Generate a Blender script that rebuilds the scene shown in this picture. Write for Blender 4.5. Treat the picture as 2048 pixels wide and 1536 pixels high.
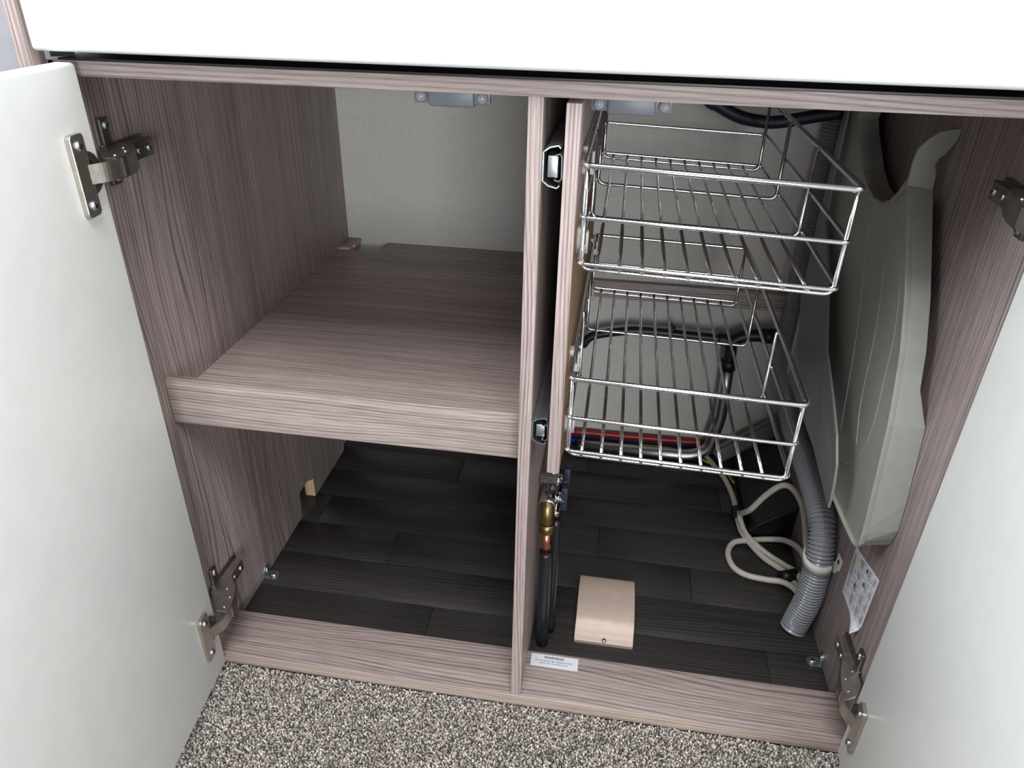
import bpy, bmesh, math, random
import numpy as np
from mathutils import Vector, Matrix

random.seed(7)
rng = np.random.default_rng(7)
for o in list(bpy.data.objects):
    bpy.data.objects.remove(o)
SC = bpy.context.scene
COL = SC.collection

# ------------------------------------------------------------------ camera, world, lights, exposure
cam_d = bpy.data.cameras.new('camera')
cam = bpy.data.objects.new('camera', cam_d)
COL.objects.link(cam)
cam.location = (0.4571, -0.5699, 0.7727)
cam.rotation_mode = 'XYZ'
cam.rotation_euler = (1.054477, -0.020468, 0.153035)
cam_d.sensor_width = 36.0
cam_d.lens = 1458.857 / 2048 * 36.0
cam_d.clip_start = 0.01
SC.camera = cam

SC.view_settings.view_transform = 'Standard'
SC.view_settings.look = 'None'
SC.view_settings.gamma = 1.0
SC.view_settings.use_curve_mapping = False
SC.view_settings.exposure = 0.0

world = bpy.data.worlds.new('world')
SC.world = world
world.use_nodes = True
wb = world.node_tree.nodes['Background']
wb.inputs['Color'].default_value = (0.95, 0.97, 1.0, 1)
wb.inputs['Strength'].default_value = 0.45


def area(name, loc, target, sx, sy, power, color):
    d = bpy.data.lights.new(name, 'AREA')
    d.shape = 'RECTANGLE'
    d.size, d.size_y = sx, sy
    d.energy = power
    d.color = color
    o = bpy.data.objects.new(name, d)
    COL.objects.link(o)
    o.location = loc
    o.rotation_euler = (Vector(target) - Vector(loc)).to_track_quat('-Z', 'Y').to_euler()
    return o


area('fill_top', (0.45, -0.85, 2.10), (0.45, -0.10, 0.2), 0.9, 0.6, 33, (1.0, 0.99, 0.98))  # added overhead fill that lifts the carpet, vent and other horizontals
area('doorway_light', (0.92, -2.30, 0.62), (0.55, 0.3, 0.44), 0.7, 0.9, 34, (0.95, 0.98, 1.0))
area('door_fill_left', (-0.95, -0.50, 1.50), (0.75, -0.25, 0.30), 0.8, 0.6, 31, (0.90, 0.96, 1.0))  # added fill from the left, aimed to brighten the right door
area('door_fill_right', (1.85, -0.55, 1.50), (0.05, -0.22, 0.40), 0.9, 0.6, 11, (0.99, 1.0, 0.98))  # added fill from the right, aimed to brighten the left door

# ------------------------------------------------------------------ materials


def lin(c):
    return tuple((v / 255 / 12.92) if v / 255 <= .04045 else ((v / 255 + .055) / 1.055) ** 2.4 for v in c) + (1,)


def mat(name, rgb, rough=.5, metal=0.0, spec=.5, noise=0.0, nscale=300, bump=0.0, coat=0.0, sss=0.0):
    m = bpy.data.materials.new(name)
    m.use_nodes = True
    nt = m.node_tree
    b = nt.nodes['Principled BSDF']
    b.inputs['Base Color'].default_value = lin(rgb)
    b.inputs['Roughness'].default_value = rough
    b.inputs['Metallic'].default_value = metal
    b.inputs['Specular IOR Level'].default_value = spec
    b.inputs['Coat Weight'].default_value = coat
    if noise or bump:
        tc = nt.nodes.new('ShaderNodeTexCoord')
        n = nt.nodes.new('ShaderNodeTexNoise')
        n.inputs['Scale'].default_value = nscale
        n.inputs['Detail'].default_value = 3
        nt.links.new(tc.outputs['Object'], n.inputs['Vector'])
        if noise:
            r = nt.nodes.new('ShaderNodeValToRGB')
            r.color_ramp.elements[0].position = .3
            r.color_ramp.elements[1].position = .7
            r.color_ramp.elements[0].color = lin([max(0, v * (1 - noise)) for v in rgb])
            r.color_ramp.elements[1].color = lin([min(255, v * (1 + noise)) for v in rgb])
            nt.links.new(n.outputs['Fac'], r.inputs['Fac'])
            nt.links.new(r.outputs['Color'], b.inputs['Base Color'])
        if bump:
            bp = nt.nodes.new('ShaderNodeBump')
            bp.inputs['Strength'].default_value = bump
            bp.inputs['Distance'].default_value = .001
            nt.links.new(n.outputs['Fac'], bp.inputs['Height'])
            nt.links.new(bp.outputs['Normal'], b.inputs['Normal'])
    return m


def wood(name, light, dark, axis, rough=.45, figure=1.0, fine=1.0, seed=0.0, rand=False):
    """printed wood laminate: streaks, growth figure and pores running along one axis"""
    m = bpy.data.materials.new(name)
    m.use_nodes = True
    nt = m.node_tree
    N, L = nt.nodes, nt.links
    b = N['Principled BSDF']
    b.inputs['Roughness'].default_value = rough
    b.inputs['Specular IOR Level'].default_value = .35
    tc = N.new('ShaderNodeTexCoord')

    def mapped(along, across):
        mp = N.new('ShaderNodeMapping')
        s = [across] * 3
        s[axis] = along
        mp.inputs['Scale'].default_value = s
        mp.inputs['Location'].default_value = (seed, seed * 1.7, seed * .6)
        L.new(tc.outputs['Object'], mp.inputs['Vector'])
        return mp

    def noise(mp, scale, detail=4, rough=.55):
        n = N.new('ShaderNodeTexNoise')
        n.inputs['Scale'].default_value = scale
        n.inputs['Detail'].default_value = detail
        n.inputs['Roughness'].default_value = rough
        L.new(mp.outputs['Vector'], n.inputs['Vector'])
        return n.outputs['Fac']

    def math_(op, a, c, d=None):
        n = N.new('ShaderNodeMath')
        n.operation = op
        for i, v in enumerate((a, c, d)):
            if v is None:
                continue
            if isinstance(v, (int, float)):
                n.inputs[i].default_value = v
            else:
                L.new(v, n.inputs[i])
        return n.outputs[0]

    sep = N.new('ShaderNodeSeparateXYZ')
    L.new(tc.outputs['Object'], sep.inputs[0])
    o1, o2 = [i for i in range(3) if i != axis]
    across = math_('ADD', sep.outputs[o1], sep.outputs[o2])
    broad = noise(mapped(.16, 1.0), 7, 2)                     # growth field bending the lines into figure
    q = math_('ADD', across, math_('MULTIPLY', math_('SUBTRACT', broad, .5), .085 * figure))
    rings = math_('SINE', math_('MULTIPLY', q, 2 * math.pi / .0046), 0)
    rings2 = math_('SINE', math_('MULTIPLY', q, 2 * math.pi / .0171), 0)
    rings = math_('POWER', math_('MULTIPLY_ADD', rings, .5, .5), 3.0)
    rings = math_('MULTIPLY', rings, math_('MULTIPLY_ADD', rings2, .3, .7))
    streak = noise(mapped(.012, 1.0), 300, 4)
    pores = noise(mapped(.035, 1.0), 900, 2, .5)
    tone = noise(mapped(.10, 1.0), 14, 2)
    v = math_('MULTIPLY', rings, .55)
    v = math_('ADD', v, math_('MULTIPLY', math_('SUBTRACT', streak, .5), 1.1 * fine))
    v = math_('ADD', v, math_('MULTIPLY', math_('SUBTRACT', pores, .5), .8 * fine))
    v = math_('ADD', v, math_('MULTIPLY', math_('SUBTRACT', tone, .5), .6))
    v = math_('ADD', v, .28)
    if rand:
        oi = N.new('ShaderNodeObjectInfo')
        v = math_('ADD', v, math_('MULTIPLY', math_('SUBTRACT', oi.outputs['Random'], .5), .20))
    r = N.new('ShaderNodeValToRGB')
    r.color_ramp.elements[0].position = .08
    r.color_ramp.elements[1].position = .85
    r.color_ramp.elements[0].color = lin(light)
    r.color_ramp.elements[1].color = lin(dark)
    L.new(v, r.inputs['Fac'])
    L.new(r.outputs['Color'], b.inputs['Base Color'])
    bp = N.new('ShaderNodeBump')
    bp.inputs['Strength'].default_value = .12
    bp.inputs['Distance'].default_value = .0006
    L.new(pores, bp.inputs['Height'])
    L.new(bp.outputs['Normal'], b.inputs['Normal'])
    return m


def linen(name, rgb):
    m = bpy.data.materials.new(name)
    m.use_nodes = True
    nt = m.node_tree
    N, L = nt.nodes, nt.links
    b = N['Principled BSDF']
    b.inputs['Roughness'].default_value = .6
    b.inputs['Specular IOR Level'].default_value = .3
    tc = N.new('ShaderNodeTexCoord')
    outs = []
    for s in ((.04, 1, 1), (1, 1, .04)):
        mp = N.new('ShaderNodeMapping')
        mp.inputs['Scale'].default_value = s
        L.new(tc.outputs['Object'], mp.inputs['Vector'])
        n = N.new('ShaderNodeTexNoise')
        n.inputs['Scale'].default_value = 480
        n.inputs['Detail'].default_value = 2
        L.new(mp.outputs['Vector'], n.inputs['Vector'])
        outs.append(n.outputs['Fac'])
    a = N.new('ShaderNodeMath')
    a.operation = 'ADD'
    L.new(outs[0], a.inputs[0])
    L.new(outs[1], a.inputs[1])
    r = N.new('ShaderNodeValToRGB')
    r.color_ramp.elements[0].position = .35
    r.color_ramp.elements[1].position = .65
    r.color_ramp.elements[0].color = lin([v * .97 for v in rgb])
    r.color_ramp.elements[1].color = lin([min(255, v * 1.03) for v in rgb])
    h = N.new('ShaderNodeMath')
    h.operation = 'MULTIPLY'
    h.inputs[1].default_value = .5
    L.new(a.outputs[0], h.inputs[0])
    L.new(h.outputs[0], r.inputs['Fac'])
    L.new(r.outputs['Color'], b.inputs['Base Color'])
    return m


WL, WD = (182, 167, 163), (118, 103, 102)
M = {
    'wood_z': wood('laminate_vertical', WL, WD, 2, figure=1.1),
    'wood_side': wood('laminate_side', (168, 154, 151), (106, 93, 92), 2, figure=1.3, fine=1.0, seed=3.1),  # same laminate, its colour darkened to deepen the shade on the side panels
    'wood_x': wood('laminate_across', WL, WD, 0, seed=1.3),
    'wood_rail': wood('laminate_rail', (176, 162, 158), (122, 107, 104), 0, seed=5.3, figure=.5, fine=1.1),
    'wood_lip': wood('laminate_lip', (180, 166, 161), (118, 103, 100), 0, seed=8.4, figure=1.0),
    'edge': wood('edge_banding', (190, 175, 165), (142, 126, 118), 0, seed=6.6, figure=.4),
    'vinyl': wood('vinyl_plank', (64, 61, 60), (36, 34, 34), 0, rough=.42, figure=.9, fine=.8, seed=2.2, rand=True),
    'raw_dark': wood('raw_panel', (158, 130, 104), (112, 88, 66), 2, rough=.7, seed=.9),
    'raw': wood('raw_wood', (214, 184, 148), (170, 136, 100), 2, rough=.7, seed=.4),
    'floor_base': mat('floor_base', (36, 33, 32), .7),
    'wall': linen('wall_vinyl', (196, 195, 190)),
    'room_wall': mat('room_wall', (150, 150, 158), .6, noise=.02, nscale=60),
    'door': mat('door_white', (233, 235, 232), .38, noise=.008, nscale=40, bump=.03),
    'drawer': mat('drawer_white', (212, 214, 215), .28, noise=.005, nscale=30),
    'nickel': mat('nickel', (196, 190, 181), .36, 1.0, noise=.05, nscale=200),
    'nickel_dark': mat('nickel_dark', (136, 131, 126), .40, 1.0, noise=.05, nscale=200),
    'zinc': mat('zinc', (196, 204, 206), .35, 1.0, noise=.08, nscale=300),
    'chrome': mat('chrome', (212, 212, 214), .10, 1.0, noise=.03, nscale=150),
    'alu': mat('aluminium', (190, 192, 192), .32, 1.0, noise=.03, nscale=200),
    'black_steel': mat('black_steel', (30, 30, 32), .3, .6, noise=.2, nscale=200),
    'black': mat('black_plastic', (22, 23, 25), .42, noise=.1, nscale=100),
    'black_gloss': mat('black_gloss', (13, 14, 19), .45, noise=.15, nscale=8),
    'hose_black': mat('hose_black', (30, 32, 38), .30, noise=.1, nscale=100),
    'braid': mat('braid_blue', (17, 20, 36), .5, noise=.5, nscale=500, bump=.5),
    'catch': mat('catch_grey', (112, 116, 126), .4, noise=.03, nscale=80),
    'dome': mat('dome_grey', (150, 150, 158), .2, noise=.02, nscale=80, coat=.6),
    'hose': mat('hose_grey', (148, 152, 160), .26, noise=.02, nscale=80, coat=.3),
    'tray': mat('tray_grey', (160, 162, 155), .38, noise=.02, nscale=60),
    'tray_line': mat('tray_line', (170, 170, 162), .4, noise=.02, nscale=60),
    'sheet': mat('sheet_grey', (122, 123, 120), .4, noise=.02, nscale=60),
    'cable': mat('cable_cream', (206, 202, 192), .42, noise=.03, nscale=120),
    'clip_white': mat('clip_white', (214, 218, 210), .35, noise=.02, nscale=100),
    'clip_grey': mat('clip_grey', (186, 184, 178), .4, noise=.02, nscale=100),
    'vent': mat('vent_beige', (200, 180, 167), .45, noise=.02, nscale=60, bump=.05),
    'brass': mat('brass', (142, 124, 86), .36, 1.0, noise=.12, nscale=120),
    'copper': mat('copper', (204, 136, 110), .28, 1.0, noise=.08, nscale=120),
    'handle_blue': mat('valve_blue', (34, 42, 60), .45, noise=.1, nscale=100),
    'red': mat('pipe_red', (150, 28, 40), .4, noise=.05, nscale=100),
    'blue': mat('pipe_blue', (26, 50, 140), .4, noise=.05, nscale=100),
    'yellow': mat('wire_yellow', (200, 180, 50), .45, noise=.05, nscale=100),
    'duct': mat('duct_grey', (116, 118, 118), .5, noise=.05, nscale=80),
    'paper': mat('paper', (226, 228, 236), .55, noise=.01, nscale=80),
    'ink': mat('ink', (52, 54, 60), .6, noise=.02, nscale=80),
    'ink_grey': mat('ink_grey', (130, 132, 142), .6, noise=.02, nscale=80),
    'p_yellow': mat('print_yellow', (206, 190, 60), .6, noise=.02, nscale=80),
    'p_green': mat('print_green', (58, 96, 70), .6, noise=.02, nscale=80),
    'p_blue': mat('print_blue', (48, 86, 170), .6, noise=.02, nscale=80),
    'p_red': mat('print_red', (186, 44, 52), .6, noise=.02, nscale=80),
    'carpet_base': mat('carpet_base', (80, 75, 72), .95, noise=.35, nscale=420, spec=.1),
    'hole': mat('hole_black', (6, 6, 7), .8),
}


def carpet_mat():
    m = bpy.data.materials.new('carpet_pile')
    m.use_nodes = True
    nt = m.node_tree
    b = nt.nodes['Principled BSDF']
    b.inputs['Roughness'].default_value = .95
    b.inputs['Specular IOR Level'].default_value = .1
    a = nt.nodes.new('ShaderNodeAttribute')
    a.attribute_name = 'tuft'
    r = nt.nodes.new('ShaderNodeValToRGB')
    e = r.color_ramp.elements
    e[0].color = lin((92, 86, 82))
    e[1].color = lin((236, 230, 224))
    k = e.new(.5)
    k.color = lin((172, 164, 158))
    nt.links.new(a.outputs['Fac'], r.inputs['Fac'])
    nt.links.new(r.outputs['Color'], b.inputs['Base Color'])
    return m


M['pile'] = carpet_mat()

# ------------------------------------------------------------------ mesh helpers


def catmull(pts, n=8):
    P = [Vector(p) for p in pts]
    if len(P) < 3:
        return P
    P = [P[0] * 2 - P[1]] + P + [P[-1] * 2 - P[-2]]
    out = []
    for i in range(1, len(P) - 2):
        a, b, c, d = P[i - 1:i + 3]
        for k in range(n):
            t = k / n
            out.append(.5 * ((2 * b) + (c - a) * t + (2 * a - 5 * b + 4 * c - d) * t * t + (3 * b - a - 3 * c + d) * t ** 3))
    out.append(P[-2])
    return out


def fillet(pts, r, n=5):
    """polyline with its corners rounded"""
    P = [Vector(p) for p in pts]
    out = [P[0]]
    for i in range(1, len(P) - 1):
        a, b, c = P[i - 1], P[i], P[i + 1]
        d1, d2 = (a - b), (c - b)
        rr = min(r, d1.length * .49, d2.length * .49)
        p, q = b + d1.normalized() * rr, b + d2.normalized() * rr
        for k in range(n + 1):
            t = k / n
            out.append(p.lerp(b, t).lerp(b.lerp(q, t), t))
    out.append(P[-1])
    return out


class MB:
    def __init__(self):
        self.bm = bmesh.new()

    def _set(self, faces, mi, smooth):
        for f in faces:
            f.material_index = mi
            f.smooth = smooth

    def box(self, lo, hi, bevel=0.0, mi=0, seg=2, mtx=None):
        t = bmesh.new()
        bmesh.ops.create_cube(t, size=1)
        for v in t.verts:
            v.co = Vector([(lo[i] + hi[i]) / 2 + v.co[i] * (hi[i] - lo[i]) for i in range(3)])
        if bevel:
            bmesh.ops.bevel(t, geom=list(t.edges), offset=bevel, segments=seg, affect='EDGES', profile=.5)
        self.merge(t, mi, bool(bevel), mtx)
        return self

    def merge(self, t, mi=None, smooth=False, mtx=None):
        mp = {}
        for v in t.verts:
            mp[v] = self.bm.verts.new(mtx @ v.co if mtx else v.co)
        for f in t.faces:
            try:
                g = self.bm.faces.new([mp[v] for v in f.verts])
            except ValueError:
                continue
            g.material_index = f.material_index if mi is None else mi
            g.smooth = smooth
        t.free()

    def tube(self, pts, r, sides=10, mi=0, caps=True, rfun=None, closed=False):
        P = [Vector(p) for p in pts]
        P = [p for i, p in enumerate(P) if i == 0 or (p - P[i - 1]).length > 1e-7]
        n = len(P)
        tang = []
        for i in range(n):
            if closed:
                d = P[(i + 1) % n] - P[i - 1]
            else:
                d = P[min(i + 1, n - 1)] - P[max(i - 1, 0)]
            tang.append(d.normalized())
        up = Vector((0, 0, 1)) if abs(tang[0].z) < .9 else Vector((1, 0, 0))
        u = tang[0].cross(up).normalized()
        rings = []
        for i in range(n):
            u = (u - tang[i] * u.dot(tang[i])).normalized()
            w = tang[i].cross(u)
            rr = rfun(i) if rfun else r
            rings.append([self.bm.verts.new(P[i] + (u * math.cos(2 * math.pi * k / sides) + w * math.sin(2 * math.pi * k / sides)) * rr) for k in range(sides)])
        m = n if closed else n - 1
        for i in range(m):
            a, b = rings[i], rings[(i + 1) % n]
            for k in range(sides):
                f = self.bm.faces.new((a[k], a[(k + 1) % sides], b[(k + 1) % sides], b[k]))
                f.material_index = mi
                f.smooth = True
        if caps and not closed:
            for a, s in ((rings[0], -1), (rings[-1], 1)):
                f = self.bm.faces.new(a if s > 0 else a[::-1])
                f.material_index = mi
        return self

    def lathe(self, prof, base, axis, sides=20, mi=0):
        """prof: (radius, height) pairs along axis from base"""
        ax = Vector(axis).normalized()
        up = Vector((0, 0, 1)) if abs(ax.z) < .9 else Vector((1, 0, 0))
        u = ax.cross(up).normalized()
        w = ax.cross(u)
        rings = []
        for r, h in prof:
            c = Vector(base) + ax * h
            rings.append([self.bm.verts.new(c + (u * math.cos(2 * math.pi * k / sides) + w * math.sin(2 * math.pi * k / sides)) * max(r, 1e-5)) for k in range(sides)])
        for a, b in zip(rings, rings[1:]):
            for k in range(sides):
                f = self.bm.faces.new((a[k], a[(k + 1) % sides], b[(k + 1) % sides], b[k]))
                f.material_index = mi
                f.smooth = True
        for a, s in ((rings[0], -1), (rings[-1], 1)):
            f = self.bm.faces.new(a if s > 0 else a[::-1])
            f.material_index = mi
        return self

    def prism(self, pts, vec, mi=0, edge_mi=None, bevel=0.0):
        """planar polygon (3D points) extruded along vec; edge_mi: {side index: material}"""
        vec = Vector(vec)
        a = [self.bm.verts.new(Vector(p)) for p in pts]
        b = [self.bm.verts.new(Vector(p) + vec) for p in pts]
        n = len(pts)
        fs = [self.bm.faces.new(a[::-1]), self.bm.faces.new(b)]
        for i in range(n):
            f = self.bm.faces.new((a[i], a[(i + 1) % n], b[(i + 1) % n], b[i]))
            f.material_index = mi
            if edge_mi and i in edge_mi:
                f.material_index = edge_mi[i]
        for f in fs:
            f.material_index = mi
        if bevel:
            es = {e for f in fs for e in f.edges}
            bmesh.ops.bevel(self.bm, geom=list(es), offset=bevel, segments=2, affect='EDGES', profile=.5)
        return self

    def build(self, name, mats, parent=None):
        bm = self.bm
        bmesh.ops.recalc_face_normals(bm, faces=bm.faces)
        off = root_loc(parent) if parent else Vector((0, 0, 0))
        for v in bm.verts:
            v.co -= off
        me = bpy.data.meshes.new(name)
        bm.to_mesh(me)
        bm.free()
        for m in (mats if isinstance(mats, (list, tuple)) else [mats]):
            me.materials.append(M[m])
        o = bpy.data.objects.new(name, me)
        COL.objects.link(o)
        if parent:
            o.parent = parent
        return o


def root_loc(o):
    while o.parent:
        o = o.parent
    return Vector(o.location)


def thing(name, label, cat, loc, group=None):
    o = bpy.data.objects.new(name, None)
    o.empty_display_size = .02
    COL.objects.link(o)
    o.location = loc
    o['label'] = label
    o['category'] = cat
    if group:
        o['group'] = group
    return o


def structure(o, label=None):
    o['kind'] = 'structure'
    return o


def rect(plane, a0, a1, b0, b1, c):
    if plane == 'yz':
        return [(c, a0, b0), (c, a1, b0), (c, a1, b1), (c, a0, b1)]


# ------------------------------------------------------------------ measured layout (metres)
XD0, XD1 = 0.3831, 0.3948           # divider
XR = 0.7704                         # inner face of right side panel
DEP = 0.596                         # back wall
ZT = 0.6915                         # underside of the top rail
ZB = 0.0209                         # top of the bottom board
YB = 0.068                          # depth of the bottom board
XP0, XP1 = 0.4117, 0.4234           # pull-out panel
ZC = 0.0049                         # carpet surface

# ------------------------------------------------------------------ the setting
fl = MB().box((-1.0, -1.6, -.03), (1.8, .70, -.003)).build('floor', 'floor_base')
structure(fl)
row = 0
y = -.004
while y < .60:
    y2 = min(y + .0705, .600)
    x = -.3 + [(.37), (.11), (.27), (.02), (.33), (.19), (.08), (.30), (.15)][row % 9]
    x -= .45
    while x < .80:
        a, b = max(x, -.018), min(x + .447, .80)
        if b - a > .01:
            MB().box((a + .0003, y + .0003, -.0035), (b - .0003, y2 - .0003, 0), .0003, seg=1).build('plank', 'vinyl', fl)
        x += .447
    y += .0705
    row += 1

structure(MB().box((-.30, DEP, -.003), (1.10, DEP + .02, 1.0)).build('wall_back', 'wall'))
structure(MB().box((-1.0, .02, -.003), (-.0168, .05, 1.9)).build('wall_left', 'room_wall'))
structure(MB().box((.7825, .02, -.003), (1.8, .05, 1.9)).build('wall_right', 'room_wall'))

# carpet
carpet = MB().box((-.9, -1.5, -.002), (1.7, -.0015, .0022), .0).build('carpet', 'carpet_base')
carpet['label'] = 'speckled grey beige cut pile carpet in front of the open cabinet'
carpet['category'] = 'carpet'


def make_pile():
    x0, x1, y0, y1, st = -.12, .90, -.30, -.0028, .0023
    xs = np.arange(x0, x1, st)
    ys = np.arange(y0, y1, st)
    gx, gy = np.meshgrid(xs, ys)
    gx, gy = gx.ravel(), gy.ravel()
    n = gx.size
    gx = gx + rng.uniform(-.5, .5, n) * st
    gy = np.minimum(gy + rng.uniform(-.5, .5, n) * st, y1)
    h = rng.uniform(.0030, .0052, n) + .0018
    r = rng.uniform(.0010, .0015, n)
    lean = rng.normal(0, .0009, (n, 2))
    lean[:, 1] = np.minimum(lean[:, 1], (y1 + .0012) - gy)
    ph = rng.uniform(0, 6.28, n)
    V = np.zeros((n, 9, 3), np.float32)
    for k in range(4):
        a = ph + k * math.pi / 2
        V[:, k, 0] = gx + np.cos(a) * r * .8
        V[:, k, 1] = gy + np.sin(a) * r * .8
        V[:, k, 2] = .0020
        V[:, 4 + k, 0] = gx + lean[:, 0] + np.cos(a) * r
        V[:, 4 + k, 1] = gy + lean[:, 1] + np.sin(a) * r
        V[:, 4 + k, 2] = h * .8
    V[:, 8, 0] = gx + lean[:, 0] * 1.2
    V[:, 8, 1] = gy + lean[:, 1] * 1.2
    V[:, 8, 2] = h
    V[:, :, 1] = np.minimum(V[:, :, 1], -.0006)
    quads = np.array([[k, (k + 1) % 4, 4 + (k + 1) % 4, 4 + k] for k in range(4)])
    tris = np.array([[4 + k, 4 + (k + 1) % 4, 8] for k in range(4)])
    off = (np.arange(n) * 9)[:, None, None]
    Q = (quads[None] + off).reshape(-1)
    T = (tris[None] + off).reshape(-1)
    me = bpy.data.meshes.new('carpet_pile')
    me.vertices.add(n * 9)
    me.vertices.foreach_set('co', V.ravel())
    nl = len(Q) + len(T)
    me.loops.add(nl)
    me.loops.foreach_set('vertex_index', np.concatenate([Q, T]).astype(np.int32))
    nq, ntri = n * 4, n * 4
    me.polygons.add(nq + ntri)
    me.polygons.foreach_set('loop_start', np.concatenate([np.arange(nq) * 4, nq * 4 + np.arange(ntri) * 3]).astype(np.int32))
    me.polygons.foreach_set('use_smooth', np.ones(nq + ntri, bool))
    at = me.attributes.new('tuft', 'FLOAT', 'POINT')
    at.data.foreach_set('value', np.repeat(np.clip(rng.normal(.5, .27, n), 0, 1), 9).astype(np.float32))
    me.update(calc_edges=True)
    me.validate()
    me.materials.append(M['pile'])
    o = bpy.data.objects.new('pile', me)
    COL.objects.link(o)
    o.parent = carpet
    o['kind'] = 'stuff'


make_pile()

# ------------------------------------------------------------------ the cabinet
cab = thing('kitchen_cabinet', 'wood grain kitchen cabinet standing with both white doors open', 'cabinet', (.385, .2, 0))

# left side panel with two cut-outs along its bottom edge
pl = [(0, 0, 0), (0, .284, 0), (0, .2885, .047), (0, .318, .047), (0, .340, .036), (0, .340, 0),
      (0, .474, 0), (0, .478, .012), (0, .500, .014), (0, .500, .11), (0, .5955, .11), (0, .5955, .703), (0, 0, .703)]
side_l = MB().prism([(p[0], p[1], max(p[2], .0005)) for p in pl], (-.0165, 0, 0), 0, {1: 1, 2: 1, 3: 1, 4: 1}).build('side_panel', ['wood_side', 'raw'], cab)
MB().box((-.0165, -.018, .0005), (-.005, -.0002, 1.0), .0006).build('end_trim', 'wood_z', cab)
side_r = MB().box((XR, 0, .0005), (XR + .0117, .5955, .703), .0006).build('side_panel', 'wood_side', cab)
MB().prism([(XD0, 0, ZB), (XD0, YB, ZB), (XD0, YB, .0005), (XD0, .5955, .0005), (XD0, .5955, ZT), (XD0, 0, ZT)], (XD1 - XD0, 0, 0), bevel=.0005).build('divider_panel', 'wood_z', cab)
MB().box((-.005, 0, ZT), (.7821, .062, ZT + .0117), .0005).build('top_rail', 'wood_rail', cab)
MB().box((.004, .0015, ZT + .0119), (.7800, .0600, ZT + .0132), .0).build('gap_shade_strip', 'black', bpy.data.objects['top_rail'])  # black strip standing in for the shade in the gap below the drawer
MB().box((-.005, .063, ZT + .0122), (.7821, .5955, ZT + .018), .0).build('top_light_block', 'wood_x', cab)  # hidden cover added to keep light from entering the cabinet from above
MB().box((0.0002, 0, .0025), (XR - .0002, YB, ZB), .0006).build('bottom_board', 'wood_x', cab)
MB().box((0.0006, -.0007, .0029), (XR - .0006, .0004, ZB - .0002), .0003).build('edge_banding', 'edge', bpy.data.objects['bottom_board'])
# shelf with a notch at its back left corner, raised lip along its front
zs = .3607
sh = [(0.0002, .0490, zs), (XD0 - .0002, .0490, zs), (XD0 - .0002, .5955, zs), (.0735, .5955, zs), (.0685, .553, zs), (.0655, .5475, zs), (.0600, .5455, zs), (.0232, .5475, zs), (.0205, .5955, zs), (.0002, .5955, zs)]
shelf = MB().prism(sh, (0, 0, -.0117)).build('shelf', 'wood_x', cab)
MB().box((.0002, .0386, .3367), (XD0 - .0002, .0488, .390), .0006).build('shelf_lip', 'wood_lip', shelf)
MB().prism([(.0205, .560, zs), (.0235, .560, zs), (.0235, .5955, zs), (.0205, .5955, zs)], (0, 0, .0045)).build('raw_edge', 'raw', shelf)
MB().box((.0002, .545, zs), (.0204, .5955, zs + .0045), .0004).build('corner_block', 'wood_x', shelf)
MB().box((XD1 + .0002, .584, .2945), (XR - .0002, .5955, .325), .0006).build('back_batten', 'wood_x', cab)


def screw(base, axis, r, parent, name='screw', m='zinc', ph=.4):
    mb = MB()
    mb.lathe([(r, 0), (r, r * .15), (r * .85, r * .42), (r * .5, r * .6), (0, r * .66)], base, axis, 14)
    ax = Vector(axis).normalized()
    up = Vector((0, 0, 1)) if abs(ax.z) < .9 else Vector((1, 0, 0))
    u = ax.cross(up).normalized()
    w = ax.cross(u)
    for k in range(2):
        a = ph + k * math.pi / 2
        d = u * math.cos(a) + w * math.sin(a)
        e = ax.cross(d)
        c = Vector(base) + ax * (r * .52)
        mt = Matrix(((d.x, e.x, ax.x, c.x), (d.y, e.y, ax.y, c.y), (d.z, e.z, ax.z, c.z), (0, 0, 0, 1)))
        mb.box((-r * .55, -r * .1, -r * .1), (r * .55, r * .1, r * .18), 0, 1, mtx=mt)
    return mb.build(name, [m, 'black_steel'], parent)


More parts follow.
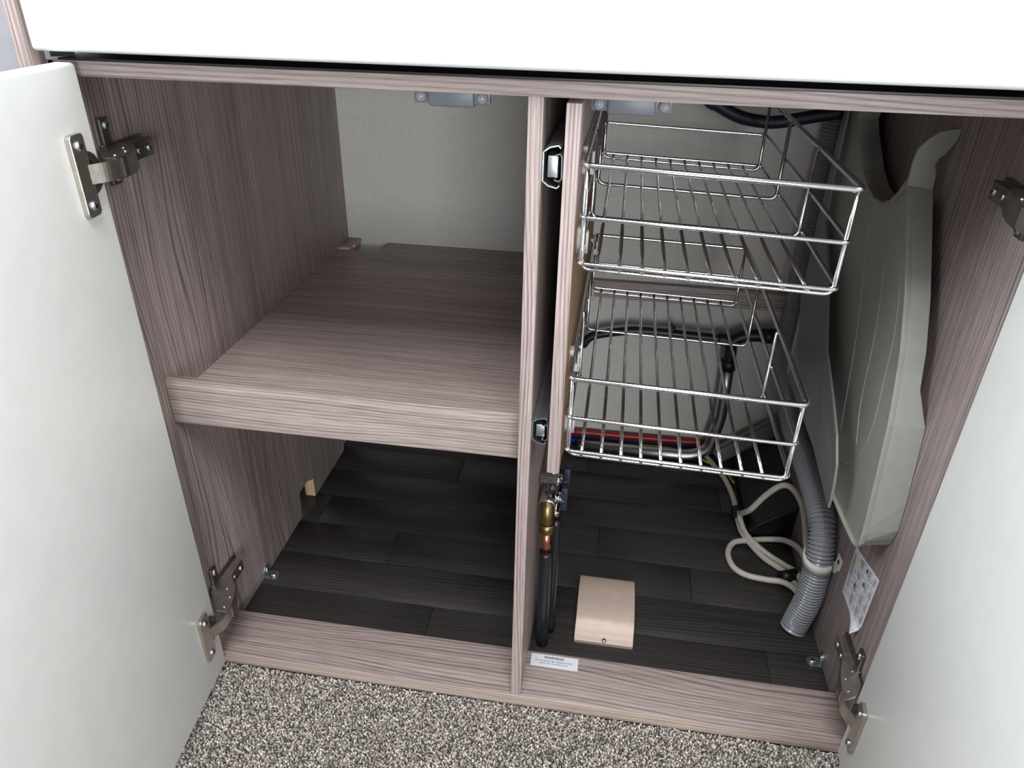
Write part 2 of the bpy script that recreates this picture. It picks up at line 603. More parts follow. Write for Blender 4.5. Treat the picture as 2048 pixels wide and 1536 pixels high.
def hinged_door(side):
    """side -1: left door, +1: right door; hinges, cups and screws belong to the door"""
    if side < 0:
        o = Vector((.0259, -.0084, 0)); a = .1035; n = Vector((math.cos(a), math.sin(a), 0)); zb, zt = .0171, .7031
    else:
        o = Vector((.7564, -.0072, 0)); a = -.1162; n = Vector((-math.cos(a), -math.sin(a), 0)); zb, zt = .0171, .7031
    u = Vector((math.sin(a), -math.cos(a), 0))
    zz = Vector((0, 0, 1))
    # local frame: x = u (towards free edge), y = out of the inner face (n), z up
    F = Matrix(((u.x, n.x, 0, o.x), (u.y, n.y, 0, o.y), (0, 0, 1, 0), (0, 0, 0, 1)))
    door = MB()
    door.box((0, -.0165, zb), (.386, 0, zt), .0028, seg=3, mtx=F)
    door = door.build('door', 'door', cab)
    xp = 0.0 if side < 0 else XR
    sg = 1 if side < 0 else -1
    panel = side_l if side < 0 else side_r
    for zc in (.622, .093):
        zc += 0 if side < 0 else .003
        # flange with rounded ends
        mb = MB()
        w0, w1, hh = .0215, .0400, .0325
        out = []
        for cx, cz, s0 in ((w1 - .004, hh - .004, 0), (w0 + .004, hh - .004, 1), (w0 + .004, -hh + .004, 2), (w1 - .004, -hh + .004, 3)):
            for k in range(5):
                t = math.pi / 2 * (s0 + k / 4)
                out.append(F @ Vector((cx + .004 * math.cos(t), .0002, zc + cz + .004 * math.sin(t))))
        mb.prism(out, n * .0045, bevel=.0007)
        mb.build('hinge_plate', 'nickel', door)
        c = F @ Vector((.0215, .0002, zc))
        mb = MB()
        mb.lathe([(.0175, 0), (.0175, .0022), (.0165, .0032), (.0135, .0034), (.0125, -.0005), (0, -.0008)], c, n, 28)
        mb.build('hinge_cup', 'nickel_dark', door)
        for s in (-1, 1):
            screw(F @ Vector((.0315, .0047, zc + s * .0235)), n, .0042, door, 'hinge_screw')
        # link arm from the cup across to the body on the panel
        p0 = F @ Vector((.0270, .0022, zc))
        p1 = F @ Vector((.0140, .0125, zc))
        p2 = Vector((xp + sg * (.0405 if side < 0 else .0275), -.003 if side < 0 else -.009, zc - .001))
        p3 = Vector((xp + sg * (.0360 if side < 0 else .0235), .012, zc - .001))
        path = fillet([p0, p1, p2, p3], .006, 4)
        mb = MB()
        ring = []
        for i, p in enumerate(path):
            d = (path[min(i + 1, len(path) - 1)] - path[max(i - 1, 0)]).normalized()
            side_v = d.cross(zz).normalized()
            ring.append([mb.bm.verts.new(p + zz * q * .0078 + side_v * e * .0011) for q, e in ((-1, -1), (1, -1), (1, 1), (-1, 1))])
        for A, B in zip(ring, ring[1:]):
            for k in range(4):
                mb.bm.faces.new((A[k], A[(k + 1) % 4], B[(k + 1) % 4], B[k]))
        mb.bm.faces.new(ring[0][::-1]); mb.bm.faces.new(ring[-1])
        mb.build('hinge_arm', 'nickel', door)
        # body: knuckle at the front, slim arm to the rear
        zb_ = zc - .001
        mb = MB()
        if side < 0:
            prof = [(.004, .0280), (.0050, .0220), (.0265, -.0055), (.0400, -.0060), (.0405, .0060), (.0375, .0210), (.0300, .0350), (.0190, .0500), (.004, .0520)]
        else:
            prof = [(.004, .0260), (.0042, .0120), (.0144, -.0050), (.0262, -.0115), (.0272, .0020), (.0245, .0190), (.0200, .0350), (.0155, .0500), (.004, .0520)]
        bt = .0165 if side < 0 else .0140
        mb.prism([(xp + sg * px, py, zb_ - .0090) for px, py in prof], (0, 0, .0180), bevel=.0012)
        mb.box((min(xp + sg * .004, xp + sg * bt), .046, zb_ - .0075), (max(xp + sg * .004, xp + sg * bt), .082, zb_ + .0085), .0012)
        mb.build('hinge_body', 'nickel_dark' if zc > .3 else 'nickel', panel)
        mb = MB()
        lo, hi = min(xp, xp + sg * .0042), max(xp, xp + sg * .0042)  # mounting plate
        mb.box((lo, .031, zb_ - .026), (hi, .044, zb_ + .032), .0012)
        mb.box((lo, .028, zb_ - .009), (hi, .087, zb_ + .010), .0012)
        mb.build('hinge_mount', 'nickel_dark', panel)
        for s in (-.019, .026):
            screw(Vector((xp + sg * .0042, .0375, zb_ + s)), (sg, 0, 0), .0042, panel, 'hinge_screw')
        for yy, rr in ((.058, .0030), (.074, .0036)):
            screw(Vector((xp + sg * bt, yy, zb_ + .0005)), (sg, 0, 0), rr, panel, 'adjusting_screw')
        for yy, dx in ((.002, .033), (.018, .032), (.030, .022)):
            dx -= 0 if side < 0 else .0125
            mb = MB()
            mb.lathe([(.0016, -.0190), (.0016, 0), (.0011, .0006), (0, .0007)], (xp + sg * dx, yy, zb_ + .0095), (0, 0, 1), 10)
            mb.build('rivet', 'chrome', panel)
    return door


hinged_door(-1)
hinged_door(1)
dr = MB().box((-.001, -.0185, .711), (.778, -.001, .935), .0032, seg=3).build('drawer', 'drawer', cab)
MB().box((-.0045, -.0005, .7125), (.766, .45, .90), .001).build('drawer_box', 'black', dr)  # coloured black so the gap below the drawer front reads as shade


def door_catch(x0, x1):
    y0 = .034
    mb = MB()
    mb.box((x0, y0, .6785), (x1, y0 + .004, .6915), .0008)
    mb.box((x0 + .0125, y0 - .0035, .6765), (x1 - .0125, y0 + .004, .6915), .0018)
    c = mb.build('door_catch', 'catch', cab)
    for x in (x0 + .0062, x1 - .0062):
        MB().lathe([(.0048, 0), (.0047, .0018), (.0040, .0036), (.0026, .0050), (0, .0056)], (x, y0 + .0002, .6838), (0, -1, 0), 20).build('catch_button', 'dome', c)


door_catch(.2862, .3485)
door_catch(.4282, .4905)


def floor_bracket(x, sg, y):
    mb = MB()
    out = [(x, y - .008, .0002), (x + sg * .011, y - .008, .0002)] + [(x + sg * (.011 + .008 * math.sin(t)), y - .008 * math.cos(t), .0002) for t in np.linspace(.2, math.pi - .2, 9)] + [(x + sg * .011, y + .008, .0002), (x, y + .008, .0002)]
    mb.prism(out, (0, 0, .0018), bevel=.0004)
    out = [(x + sg * .0002, y - .008, .0012), (x + sg * .0002, y - .008, .010)] + [(x + sg * .0002, y - .008 * math.cos(t), .010 + .008 * math.sin(t)) for t in np.linspace(.2, math.pi - .2, 9)] + [(x + sg * .0002, y + .008, .010), (x + sg * .0002, y + .008, .0012)]
    mb.prism(out, (sg * .0018, 0, 0), bevel=.0004)
    b = mb.build('floor_bracket', 'zinc', cab)
    screw((x + sg * .0115, y, .002), (0, 0, 1), .0042, b)
    screw((x + sg * .002, y, .0105), (sg, 0, 0), .0038, b)


floor_bracket(0.0, 1, .155)
floor_bracket(XR, -1, .129)

# ------------------------------------------------------------------ pull-out panel on its runners
po = thing('pull_out_rack', 'wood grain pull-out panel on two metal runners beside the middle divider', 'rack', (.4176, .2, .3506))
panel = MB().box((XP0, .001, .3506), (XP1, .455, .6880), .0006).build('rack_panel', 'wood_z', po)
MB().box((XP1, .0020, .3512), (XP1 + .0003, .4540, .5950), 0).build('raw_face', 'raw_dark', panel)


def runner(z0, z1):
    y0, y1 = .004, .45
    xa, xb = XD1 + .0002, XP0 - .0002
    t = .0011
    h = z1 - z0

    def channel(pts, mi_name, name, parent, ya):
        P = [Vector((p[0], 0, p[1])) for p in pts]
        nrm = []
        for i in range(len(P)):
            d = (P[min(i + 1, len(P) - 1)] - P[max(i - 1, 0)]).normalized()
            nrm.append(Vector((-d.z, 0, d.x)))
        loop = [p + n * t / 2 for p, n in zip(P, nrm)] + [p - n * t / 2 for p, n in reversed(list(zip(P, nrm)))]
        mb2 = MB()
        k = len(P)
        a = [mb2.bm.verts.new(p + Vector((0, ya, 0))) for p in loop]
        b = [mb2.bm.verts.new(p + Vector((0, y1, 0))) for p in loop]
        L2 = len(loop)
        for i in range(L2):
            mb2.bm.faces.new((a[i], a[(i + 1) % L2], b[(i + 1) % L2], b[i]))
        for vs in (a, b):
            for i in range(k - 1):
                mb2.bm.faces.new((vs[i], vs[i + 1], vs[L2 - 2 - i], vs[L2 - 1 - i]))
        return mb2.build(name, mi_name, parent)

    outer = [(xb - .0025, z1 - .0025), (xb - .0045, z1 - .0005), (xa + .0055, z1 - .002), (xa + .0022, z1 - .0045), (xa + .0007, z1 - .0055), (xa + .0007, z0 + .0055), (xa + .0022, z0 + .0045), (xa + .0055, z0 + .002), (xb - .0045, z0 + .0005), (xb - .0025, z0 + .0025)]
    r = channel(outer, 'zinc', 'runner', po, y0)
    inner = [(xb - .0065, z1 - .0075), (xb - .003, z1 - .0062), (xb - .0012, z1 - .0085), (xb - .0008, z0 + .0085), (xb - .003, z0 + .0062), (xb - .0065, z0 + .0075)]
    channel(inner, 'chrome', 'inner_channel', r, y0 - .002)
    MB().box((xa + .0042, y0 + .001, z0 + .0085), (xb - .0042, y0 + .02, z1 - .0085), .0005).build('end_block', 'zinc', r)


runner(.6235, .6570)
runner(.3805, .4105)

# ------------------------------------------------------------------ wire baskets hung on the pull-out panel


def wire_basket(label, z1, z2, z3, sag, yb, ys, xend, xw_f, xw_r, name='wire_basket', clips=()):
    xl, xr, yf = .4275, .6336, -.0008
    base = Vector(((xl + xr) / 2, (yf + yb) / 2, z3))
    t = thing(name, label, 'basket', base, 'wire baskets on the pull-out rack')

    def S(x, y, z):
        return Vector((x, y, z - sag * (x - xl)))
    rR, rr = .0018, .0013
    # rim: front, right side, back, left side
    for nm, z, r in (('rim_wire', z1, .0025), ('side_wire', z2, .0020), ('side_wire', z3 + .0052, .0020)):
        loop = [S(xl, yf + .1, z), S(xl, yf, z), S(xr, yf, z), S(xr, yb, z), S(xl, yb, z), S(xl, yf + .1, z)]
        P = fillet(loop, .008, 5)
        MB().tube(P[:-1], r, 8, closed=True).build(nm, 'chrome', t)
    # U-shaped ribs across the basket
    for i, yy in enumerate(ys):
        d = .0030
        P = fillet([S(xl + d, yy, z1 - .0005), S(xl + d, yy, z3), S(xr - d, yy, z3), S(xr - d, yy, z1 - .0005)], .008, 5)
        MB().tube(P, .0020, 8).build('rib_wire', 'chrome', t)
    # long wires of the bottom
    for xf, xb in zip(xw_f, xw_r):
        mb = MB()
        mb.tube([S(xf, yf - .0005, z3 + .0026), S((xf * 2 + xb) / 3, yf + (yb - yf) / 3, z3 + .0026), S(xb, yb + .001, z3 + .0026)], .0017, 8)
        mb.build('bottom_wire', 'chrome', t)
    return t


wf = [.4434 + i * (.6105 - .4434) / 9 for i in range(10)]
wr = [.4434 + i * (.6105 - .4434) / 9 for i in range(10)]
wire_basket('chrome wire basket, upper of two, hung beside the cabinet divider', .6440, .6035, .5600, .031, .428, (.0025, .150, .285, .425), 0, wf, wr)
wire_basket('chrome wire basket, lower of two, above the beige floor vent', .4575, .4168, .3750, .0255, .414, (.0025, .150, .283, .411), 0, wf, wr)


def basket_clip(y, z, parent):
    mb = MB()
    mb.box((XP1 + .0001, y - .006, z - .011), (XP1 + .0042, y + .006, z + .011), .0008)
    mb.box((XP1 + .0035, y - .004, z - .012), (XP1 + .0100, y + .004, z - .004), .0010)
    mb.box((XP1 + .0078, y - .004, z - .012), (XP1 + .0102, y + .004, z + .007), .0008)
    mb.build('basket_clip', 'clip_grey', parent)


for z1, z3 in ((.6440, .5600), (.4575, .3750)):
    for yy in (.050, .385):
        basket_clip(yy, z1 - .006, po)
    for yy in (.040, .375):
        basket_clip(yy, z3 + .013, po)

# ------------------------------------------------------------------ grey tray hung on the right side panel
XF = .735


def grey_tray():
    t = thing('plastic_tray', 'large pale grey plastic tray hung upright on the right side panel', 'tray', (.752, .22, .245))
    out = [(.0800, .2495), (.0690, .2515), (.0605, .2560), (.0562, .2640), (.0562, .2760), (.0628, .3145), (.0700, .3550), (.0780, .3950), (.0890, .4300), (.1026, .4645), (.1290, .5080), (.1582, .5451),
           (.1850, .5780), (.2000, .5950), (.2076, .6010),
           (.2200, .5860), (.2380, .5720), (.2577, .5650), (.2880, .5630), (.3194, .5675), (.3500, .5790), (.3752, .5950), (.4000, .6100), (.4183, .6250), (.4300, .6550), (.4700, .6550), (.4720, .6400), (.4720, .2560), (.4660, .2460), (.4560, .2430), (.1683, .2430), (.1100, .2465)]

    def wall_x(i):
        y_, z_ = out[i]
        if i < len(out):
            if i <= 7 or i >= 24:
                return .7700
        return .7590
    bm = bmesh.new()
    top = [bm.verts.new((XF, y_, z_)) for y_, z_ in out]
    cy, cz = .26, .43

    def flare(i, x):
        y_, z_ = out[i]
        if i <= 4:                                            # softly rounded outer corner
            y_, z_ = y_ + (.003, .0035, .005, .0055, .003)[i], z_ + (-.0012, -.0002, .0028, .006, .006)[i]
        return Vector((x, y_, z_))
    xs = [wall_x(i) for i in range(len(out))]
    low = [bm.verts.new(flare(i, xs[i])) for i in range(len(out))]
    face = bm.faces.new(top)
    n = len(out)
    for i in range(n):
        bm.faces.new((top[i], top[(i + 1) % n], low[(i + 1) % n], low[i]))
    for f in bm.faces:
        f.smooth = False
    r = bmesh.ops.inset_region(bm, faces=[face], thickness=.0070, depth=0.0)
    inner = face
    r2 = bmesh.ops.inset_region(bm, faces=[inner], thickness=.0012, depth=0.0)
    for v in inner.verts:
        v.co.x += .0035
    mb = MB()
    mb.bm.free()
    mb.bm = bm
    body = mb.build('tray_body', 'tray', t)
    md = body.modifiers.new('solid', 'SOLIDIFY')
    md.thickness = .0024
    md.offset = -1
    bv = body.modifiers.new('bevel', 'BEVEL')
    bv.width = .0011
    bv.segments = 2
    bv.limit_method = 'ANGLE'
    bv.angle_limit = math.radians(40)
    # step widening of the front wall towards the panel below
    # hooked horn at the top of the front wall
    horn = [(.7350, .6000), (.7352, .6187), (.7368, .6308), (.7440, .6404), (.7523, .6472), (.7600, .6495), (.7702, .6514), (.7700, .6460), (.7685, .6394), (.7623, .6284), (.7561, .6234), (.7540, .6176), (.7585, .6083), (.7590, .5920), (.7350, .5920)]
    MB().prism([(x, .2012 - (x - .735) * .10 + (z - .59) * .10, z) for x, z in horn], (0, .0032, 0), bevel=.0008).build('hanging_hook', 'tray', t)
    # flange step low on the front wall
    lo = [(.7560, .0720, .3950), (.7700, .0720, .3870), (.7700, .0600, .3200), (.7700, .0520, .2720), (.7560, .0520, .2720), (.7560, .0600, .3200)]
    # mould lines on the face
    for pts in ([(.2292, .5319), (.2032, .4969), (.1805, .4375), (.1667, .3712), (.1441, .3269)],
                [(.1775, .5385), (.1390, .4795), (.1252, .4192), (.1180, .3633), (.1367, .3086), (.1700, .2860)],
                [(.3000, .5450), (.2700, .4900), (.2350, .4200), (.2150, .3600), (.2000, .3100)]):
        MB().tube(catmull([(XF + .0034, y_, z_) for y_, z_ in pts], 8), .0006, 6).build('mould_line', 'tray_line', t)
    return t


grey_tray()

# thin wavy sheet leaning against the tray
st = thing('plastic_sheet', 'thin dark grey plastic sheet with a wavy edge leaning against the pale tray', 'panel', (.720, .28, .27))
shp = [(.712, .102, .2701), (.712, .1013, .281), (.712, .1060, .3000), (.712, .1129, .3193), (.712, .1367, .3421), (.714, .1816, .3601), (.717, .2568, .3858), (.722, .3332, .4457), (.726, .3850, .4700), (.728, .4301, .4934), (.730, .4480, .5500), (.732, .4568, .6154), (.732, .4650, .6500),
       (.732, .4740, .6500), (.731, .4690, .5762), (.729, .4660, .5319), (.728, .4660, .4834), (.724, .4490, .4315), (.721, .4315, .3778), (.717, .3737, .3276), (.715, .3267, .306), (.713, .2555, .2947), (.712, .1755, .2818), (.712, .1237, .2739)]


def smooth_closed(pts, n=3):
    P = [Vector(p) for p in pts]
    out, m = [], len(P)
    for i in range(m):
        a, b, c, d = P[i - 1], P[i], P[(i + 1) % m], P[(i + 2) % m]
        for k in range(n):
            t = k / n
            out.append(.5 * ((2 * b) + (c - a) * t + (2 * a - 5 * b + 4 * c - d) * t * t + (3 * b - a - 3 * c + d) * t ** 3))
    return out


MB().prism(shp, (.0028, 0, 0), bevel=.0006).build('sheet_body', 'sheet', st)

# ------------------------------------------------------------------ corrugated waste hose and its clip
hp = [(.7440, .183, .0005), (.7475, .185, .0165), (.7525, .183, .0606), (.7522, .186, .1239), (.7515, .202, .1600), (.7515, .237, .1720), (.7515, .292, .1750), (.7515, .362, .1740),
      (.7515, .440, .1760), (.7515, .508, .1990), (.7515, .550, .2441), (.7515, .565, .3081), (.7515, .574, .3892), (.7515, .576, .4527), (.7515, .576, .513), (.7515, .576, .563), (.7515, .576, .6007), (.7515, .576, .690)]
raw_p = catmull(hp, 40)
L = [0]
for a, b in zip(raw_p, raw_p[1:]):
    L.append(L[-1] + (b - a).length)
tot = L[-1]
pitch = .0049
ns = int(tot / (pitch / 6))
ss = np.linspace(0, tot, ns)
A = np.array([list(p) for p in raw_p])
PP = np.stack([np.interp(ss, L, A[:, k]) for k in range(3)], 1)
hose = MB().tube([tuple(p) for p in PP], .017, 18, rfun=lambda i: .0146 + .0032 * max(0, math.sin(2 * math.pi * ss[i] / pitch)) ** .6).build('corrugated_hose', 'hose')
hose['label'] = 'grey corrugated waste hose rising from the floor near the right side panel'
hose['category'] = 'hose'

pc = thing('hose_clip', 'white plastic clip holding the corrugated hose to the right side panel', 'clip', (XR, .185, .125))
mb = MB()
ci, hw = Vector((.7522, .186, .1235)), .0062
axd = (Vector((.7515, .202, .1600)) - Vector((.7525, .183, .0606))).normalized()
ax = axd
uu = Vector((1, 0, 0))
uu = (uu - ax * uu.dot(ax)).normalized()
vv = ax.cross(uu)
sec = []
for k in range(27):
    th = math.radians(-62 - (270 - 20) * k / 26)
    sec.append(uu * math.cos(th) + vv * math.sin(th))
if sec[13].y > 0:
    sec = [Vector((s.x, -s.y, -s.z * .0 + s.z)) for s in sec]
r0, r1 = .0180, .0200
q = []
for s in sec:
    q.append([mb.bm.verts.new(ci + s * r + ax * h) for r, h in ((r0, -hw), (r1, -hw), (r1, hw), (r0, hw))])
for a, b in zip(q, q[1:]):
    for k in range(4):
        f = mb.bm.faces.new((a[k], a[(k + 1) % 4], b[(k + 1) % 4], b[k]))
        f.smooth = True
mb.bm.faces.new(q[0][::-1]); mb.bm.faces.new(q[-1])
mb.build('clip_band', 'clip_white', pc)
tab = [(XR - .0030, .1720, .1235), (XR - .0030, .1600, .1235)]
mb = MB()
mb.box((XR - .0026, .1580, .1400 - .0085), (XR - .0002, .1745, .1400 + .0085), .0011)
mb.prism([(XR - .0030, y_, z_) for y_, z_ in ((.1800, .1140), (.1680, .1190), (.1600, .1320), (.1585, .1440), (.1720, .1440), (.1740, .1330), (.1820, .1270))], (.0026, 0, 0), bevel=.0006)
tb = mb.build('clip_tab', 'clip_white', pc)
MB().lathe([(.0030, 0), (.0030, .0006), (.0022, .0010), (0, .0010)], (XR - .0026, .1650, .1410), (-1, 0, 0), 14).build('screw_hole', 'hole', tb)

# ------------------------------------------------------------------ instruction sheet stuck on the right side panel
lb = thing('instruction_sheet', 'white printed instruction sheet with coloured squares on the right side panel', 'label', (XR, .10, .12))
A0, B0, C0, D0 = (Vector((XR, .1374, .1918)), Vector((XR, .0615, .2107)), Vector((XR, .0641, .1250)), Vector((XR, .1348, .1219)))


def on_sheet(a, b, lift=.0006):
    p = A0.lerp(B0, a).lerp(D0.lerp(C0, a), b)
    curl = max(0.0, (b - .86) / .14) * max(0.0, (a - .35) / .65)
    return Vector((XR - lift - .010 * curl ** 2, p.y, p.z))


mb = MB()
G = 12
vs = [[[mb.bm.verts.new(on_sheet(i / G, j / G, lf)) for lf in (.0002, .0006)] for j in range(G + 1)] for i in range(G + 1)]
for i in range(G):
    for j in range(G):
        for k in (0, 1):
            mb.bm.faces.new([vs[i][j][k], vs[i + 1][j][k], vs[i + 1][j + 1][k], vs[i][j + 1][k]])
for i in range(G):
    for j in (0, G):
        mb.bm.faces.new([vs[i][j][0], vs[i + 1][j][0], vs[i + 1][j][1], vs[i][j][1]])
        mb.bm.faces.new([vs[j][i][0], vs[j][i + 1][0], vs[j][i + 1][1], vs[j][i][1]])
sheet = mb.build('paper', 'paper', lb)


def patch(mb, a0, a1, b0, b1, lift=.0008):
    n = max(1, int((b1 - b0) * 12))
    for k in range(n):
        c0, c1 = b0 + (b1 - b0) * k / n, b0 + (b1 - b0) * (k + 1) / n
        mb.bm.faces.new([mb.bm.verts.new(on_sheet(a, b, lift)) for a, b in ((a0, c0), (a1, c0), (a1, c1), (a0, c1))])


mb = MB()
for a in (.135, .50, .77):                                  # ruled table
    patch(mb, a - .003, a + .003, .02, .97)
for b in (.25, .47, .70):
    patch(mb, .03, .97, b - .003, b + .003)
mb.build('ruled_lines', 'ink_grey', sheet)
mb = MB()
mt = MB()
rr = random.Random(3)
for ci_, (a0, a1) in enumerate(((.16, .48), (.53, .75), (.79, .97))):
    for bi, (b0, b1) in enumerate(((.03, .24), (.27, .46), (.49, .69), (.72, .95))):
        k = 0
        a = a0 + .52 * (a1 - a0)
        while a < a1 - .02:
            patch(mb, a, a + .009, b0 + .01, b0 + (b1 - b0) * rr.uniform(.55, .95))
            a += .027
        # little pictogram outline: ring and stem
        for q_ in range(10):
            t0, t1 = q_ * math.pi / 5, (q_ + .8) * math.pi / 5
            ca, cb = a0 + .22 * (a1 - a0), (b0 + b1) / 2
            for rad in (.030,):
                pts = [(ca + rad * math.cos(t0), cb + rad * math.sin(t0)), (ca + rad * math.cos(t1), cb + rad * math.sin(t1)), (ca + (rad + .006) * math.cos(t1), cb + (rad + .006) * math.sin(t1)), (ca + (rad + .006) * math.cos(t0), cb + (rad + .006) * math.sin(t0))]
                mt.bm.faces.new([mt.bm.verts.new(on_sheet(x_, y_, .0008)) for x_, y_ in pts])
        patch(mt, a0 + .20 * (a1 - a0), a0 + .24 * (a1 - a0), (b0 + b1) / 2 - .018, (b0 + b1) / 2 + .018)
for a, b0, b1 in ((.05, .10, .55), (.085, .12, .80), (.055, .86, .95)):
    patch(mb, a, a + .014, b0, b1)
mb.build('print_lines', 'ink', sheet)
mt.build('pictograms', 'ink_grey', sheet)
for nm, m_, a, b in (('yellow_square', 'p_yellow', .30, .06), ('green_square', 'p_green', .57, .06), ('blue_square', 'p_blue', .60, .30), ('red_square', 'p_red', .32, .52)):
    mb = MB()
    patch(mb, a, a + .055, b, b + .07, .0009)
    mb.build('colour_square', m_, sheet)

# ------------------------------------------------------------------ warning sticker
ws = thing('warning_sticker', 'small white warning sticker on the bottom board right of the divider', 'sticker', (.43, .055, ZB))
sk = MB().prism([(.4004, .0460, ZB + .0001), (.4594, .0458, ZB + .0001), (.4594, .0642, ZB + .0001), (.4005, .0642, ZB + .0001)], (0, 0, .0003)).build('sticker_paper', 'paper', ws)


def text(body, size, x, y, z, parent, m='ink', bold=0.0):
    cu = bpy.data.curves.new('printed_text', 'FONT')
    cu.body = body
    cu.size = size
    cu.align_x = 'CENTER'
    cu.offset = bold
    tmp = bpy.data.objects.new('tmp_text', cu)
    COL.objects.link(tmp)
    bpy.context.view_layer.update()
    me = bpy.data.meshes.new_from_object(tmp)
    bpy.data.objects.remove(tmp)
    bpy.data.curves.remove(cu)
    me.name = 'printed_text'
    me.materials.clear()
    me.materials.append(M[m])
    o = bpy.data.objects.new('printed_text', me)
    COL.objects.link(o)
    o.parent = parent
    o.location = Vector((x, y, z)) - root_loc(parent)
    return o


text('WARNING', .0052, .4290, .0583, ZB + .0005, sk, 'ink', .00012)
text('Do not block gas dispersal hole', .0037, .4290, .0540, ZB + .0005, sk, 'ink')
text('within this compartment', .0037, .4290, .0502, ZB + .0005, sk, 'ink')

# ------------------------------------------------------------------ beige floor vent cover
vc = thing('vent_cover', 'beige metal vent cover screwed to the dark cabinet floor', 'vent cover', (.49, .16, 0))
prof = [(.1090, .0003), (.1090, .0050), (.1110, .0062), (.1160, .0075), (.1205, .0110), (.1245, .0185), (.1290, .0225), (.1345, .0240), (.1600, .0243), (.1900, .0228), (.2100, .0200), (.2150, .0180), (.2160, .0003)]
x0, x1 = .4512, .5284
mb = MB()
a = [mb.bm.verts.new((x0, y_, z_)) for y_, z_ in prof]
b = [mb.bm.verts.new((x1, y_, z_)) for y_, z_ in prof]
for i in range(len(prof)):
    f = mb.bm.faces.new((a[i], a[(i + 1) % len(prof)], b[(i + 1) % len(prof)], b[i]))
    f.smooth = 2 <= i <= 9
fa, fb = mb.bm.faces.new(a[::-1]), mb.bm.faces.new(b)
bmesh.ops.bevel(mb.bm, geom=list({e for f in (fa, fb) for e in f.edges}), offset=.0012, segments=2, affect='EDGES', profile=.5)
mb.build('cover_body', 'vent', vc)
screw((.4905, .1125, .0062), (0, -.25, 1), .0034, vc)

# ------------------------------------------------------------------ gas taps and pipes between divider and pull-out panel
gv = thing('gas_manifold', 'chrome gas tap manifold with brass elbow and copper pipe below the runners', 'gas tap', (.410, .12, 0))
mb = MB()
mb.lathe([(.0062, 0), (.0062, .020), (.0068, .0202), (.0068, .0225), (.0052, .0245), (.0045, .0246)], (XD1 + .0004, .108, .2630), (1, 0, 0), 20)
mb.lathe([(.0105, 0), (.0105, .030), (.0098, .032), (.0086, .0322), (.0086, .024), (0, .024)], (.4085, .125, .2440), Vector((-.05, -.92, -.30)), 24)
mb.tube(catmull([(.4085, .125, .2440), (.409, .150, .262), (.411, .20, .272), (.411, .30, .276)], 5), .0085, 14)
mb.build('manifold_body', 'chrome', gv)
for i, (yy, zz_) in enumerate(((.106, .245), (.142, .246))):
    mb = MB()
    mb.lathe([(.0068, 0), (.0068, .006), (.0050, .007), (.0050, .011), (.0062, .0112), (.0062, .0150)], (.4105, yy, zz_ - .006), (1, 0, 0), 16)
    mb.lathe([(.0050, 0), (.0050, .012), (.0062, .0122), (.0062, .018), (.0045, .0185)], (.4160, yy + .004, zz_ - .014), (0, -.15, -1), 6)
    mb.build('tap_body', 'chrome', gv)
    h = MB().box((.4218, yy - .006, zz_ - .020), (.4295, yy + .007, zz_ + .012), .0012).build('tap_handle', 'handle_blue', gv)
el = MB().tube(catmull([(.4072, .104, .2370), (.4070, .097, .2330), (.4074, .0935, .2250), (.4078, .0932, .2180), (.4080, .0935, .2120)], 6), .0080, 16).build('brass_elbow', 'brass', gv)
MB().lathe([(.0078, 0), (.0098, .0012), (.0098, .0120), (.0086, .0132)], (.4080, .0936, .2100), (0, 0, -1), 6).build('brass_nut', 'brass', gv)
MB().tube([(.4081, .0938, .2000), (.4084, .0942, .1600)], .0056, 14).build('copper_pipe', 'copper', gv)
MB().tube([(.4165, .118, .2240), (.4168, .118, .1900)], .0036, 12).build('copper_pipe', 'copper', gv)
MB().tube(catmull([(.4083, .0942, .1660), (.4086, .096, .1200), (.4092, .099, .0600), (.4098, .1005, .0006)], 6), .0078, 16).build('gas_hose', 'hose_black', gv)
MB().tube(catmull([(.4168, .118, .1980), (.4170, .120, .1300), (.4172, .122, .0600), (.4174, .124, .0006)], 6), .0062, 16).build('gas_hose', 'hose_black', gv)

# ------------------------------------------------------------------ black and aluminium tube frame at the back
tf = thing('tube_frame', 'black and aluminium tube assembly standing against the back wall', 'tubing', (.60, .555, 0))
yy = .555
MB().tube(catmull([(.4171, yy, .2174), (.4328, yy, .2360), (.4779, yy, .2486), (.5190, yy, .2533), (.6011, yy, .2518), (.6650, yy, .2495)], 6), .0075, 14).build('black_tube', 'black', tf)
mb = MB()
mb.tube(catmull([(.6390, yy, .2508), (.6550, yy, .2485), (.6610, yy, .2380), (.6622, yy, .2200), (.6632, yy, .1950)], 5), .0105, 14)
mb.tube(catmull([(.6560, yy, .2400), (.6700, yy, .2540), (.6900, yy, .2610), (.7272, yy, .2630)], 5), .0105, 14)
mb.lathe([(.0125, 0), (.0125, .020)], (.7080, yy, .2625), (1, 0, .02), 16)
mb.lathe([(.0125, 0), (.0125, .018)], (.6622, yy, .2140), (.05, 0, -1), 16)
mb.build('tube_joint', 'black', tf)
MB().tube([(.7272, yy, .2632), (.7305, yy, .2630)], .0085, 14).build('aluminium_tube', 'alu', tf)
MB().tube(fillet([(.6632, yy, .2000), (.6655, yy, .1300), (.6660, yy, .1000), (.6560, yy, .0300), (.6257, yy, .0130), (.4330, yy, .0115)], .05, 10), .0103, 16).build('aluminium_tube', 'alu', tf)
MB().tube([(.4335, yy, .0115), (.4190, yy, .0115)], .0106, 14).build('end_cap', 'black', tf)
mb = MB()
mb.tube([(.5635, yy, .2530), (.5632, yy, .2660)], .0045, 10)
mb.tube([(.5635, yy, .2500), (.5635, yy + .040, .2500)], .0040, 10)
mb.build('wall_peg', 'black', tf)

# ------------------------------------------------------------------ pipes and wires along the back wall


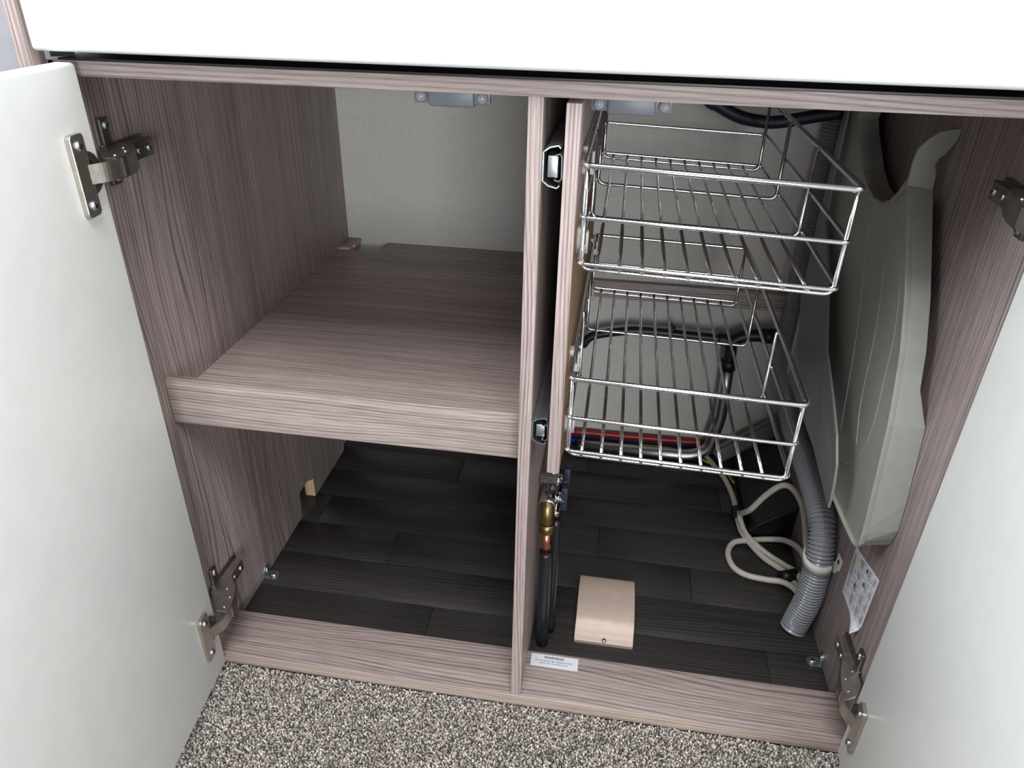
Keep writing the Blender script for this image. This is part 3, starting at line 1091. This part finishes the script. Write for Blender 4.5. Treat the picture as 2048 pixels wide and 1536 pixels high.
def single(o, label, cat, group=None):
    o['label'] = label
    o['category'] = cat
    if group:
        o['group'] = group
    return o


single(MB().tube(catmull([(.3960, .5865, .0205), (.50, .5865, .0215), (.60, .5865, .0228), (.664, .5865, .0235)], 4), .0060, 12).build('water_pipe', 'red'), 'red water pipe low on the back wall behind the aluminium tube', 'pipe')
single(MB().tube(catmull([(.3960, .5800, .0062), (.50, .5800, .0065), (.60, .5800, .0090), (.672, .5800, .0110)], 4), .0060, 12).build('water_pipe', 'blue'), 'blue water pipe on the floor under the red pipe', 'pipe')
single(MB().tube(catmull([(.5400, .5700, .0160), (.5990, .5680, .0150), (.6450, .5600, .0060), (.6850, .5300, .0040), (.70, .50, .0030)], 6), .0020, 8).build('earth_wire', 'yellow'), 'thin yellow wire beside the pipes at the back', 'wire')
single(MB().tube(catmull([(.545, .510, .695), (.560, .5, .632), (.5785, .5, .6190), (.6069, .5, .6065), (.635, .5, .6020), (.6596, .5, .6025), (.7094, .5, .6130), (.7394, .5, .6200), (.7560, .505, .640), (.7600, .51, .695)], 8), .0085, 16).build('braided_hose', 'braid'), 'dark blue braided hose looping below the cabinet top', 'hose')

# wheel arch box and grey trunking at the back right
wa = MB().prism([(.7025, .360, .0005), (XR - .0003, .360, .0005), (XR - .0003, .360, .072), (.715, .360, .030), (.7045, .360, .016)], (0, .200, 0), bevel=.003).build('wheel_arch_cover', 'black_gloss')
single(wa, 'black plastic wheel arch cover on the floor behind the white cable', 'cover')
tk = thing('duct_strip', 'grey sloping duct strip along the back wall above the black cover', 'duct', (.72, .57, .03))
MB().prism([(.6680, .5665, .0165), (.7700, .5665, .0990), (.7700, .5665, .0620), (.6880, .5665, .0008), (.6790, .5665, .0008)], (0, .0060, 0), bevel=.001).build('duct_body', 'duct', tk)
MB().prism([(.6665, .5735, .0220), (.7700, .5735, .1070), (.7700, .5735, .0900), (.6690, .5735, .0100)], (0, .0045, 0), bevel=.001).build('duct_lid', 'duct', tk)

# coiled cream cable with black tape
cb = thing('mains_cable', 'coiled cream mains cable bound with black tape beside the corrugated hose', 'cable', (.71, .33, 0))
RC = .0045
MB().tube(catmull([(.6560, .5730, .0052), (.6640, .5560, .0052), (.6730, .5330, .0056), (.6840, .5050, .0060), (.6920, .4600, .0060), (.6930, .4125, .0100), (.6935, .3850, .0090), (.6990, .3560, .0070), (.7220, .3150, .0052), (.7480, .2880, .0052), (.7640, .2550, .0052), (.7650, .2200, .0060)], 8), RC, 12).build('cable_strand', 'cable', cb)
MB().tube(catmull([(.6930, .3900, .0280), (.6945, .3780, .0180), (.7030, .3510, .0120), (.7280, .3230, .0060), (.7520, .3020, .0052), (.7650, .2750, .0140), (.7650, .2300, .0160)], 8), RC, 12).build('cable_strand', 'cable', cb)
MB().tube(catmull([(.6935, .3830, .0300), (.6990, .3560, .0600), (.7150, .3500, .0950), (.7320, .3460, .1180), (.7470, .3420, .1180), (.7600, .3250, .1050), (.7645, .3000, .0850), (.7650, .2600, .0600), (.7650, .2250, .0350)], 8), RC, 12).build('cable_strand', 'cable', cb)
MB().tube(catmull([(.7652, .2200, .0600), (.7652, .2550, .0560), (.7640, .2950, .0450), (.7570, .3380, .0220), (.7364, .3540, .0080), (.7059, .3490, .0055), (.6818, .3400, .0052), (.6703, .3146, .0052), (.6748, .2859, .0052), (.6918, .2710, .0052), (.7183, .2664, .0052), (.7420, .2620, .0080), (.7560, .2450, .0120), (.7600, .2200, .0150)], 8), RC, 12).build('cable_strand', 'cable', cb)
MB().tube([(.6932, .3930, .0160), (.6930, .3990, .0165), (.6935, .4080, .0180)], .0105, 14).build('black_tape', 'black', cb)
MB().tube([(.7400, .2700, .0100), (.7520, .2740, .0100), (.7640, .2790, .0110)], .0092, 14).build('black_tape', 'black', cb)
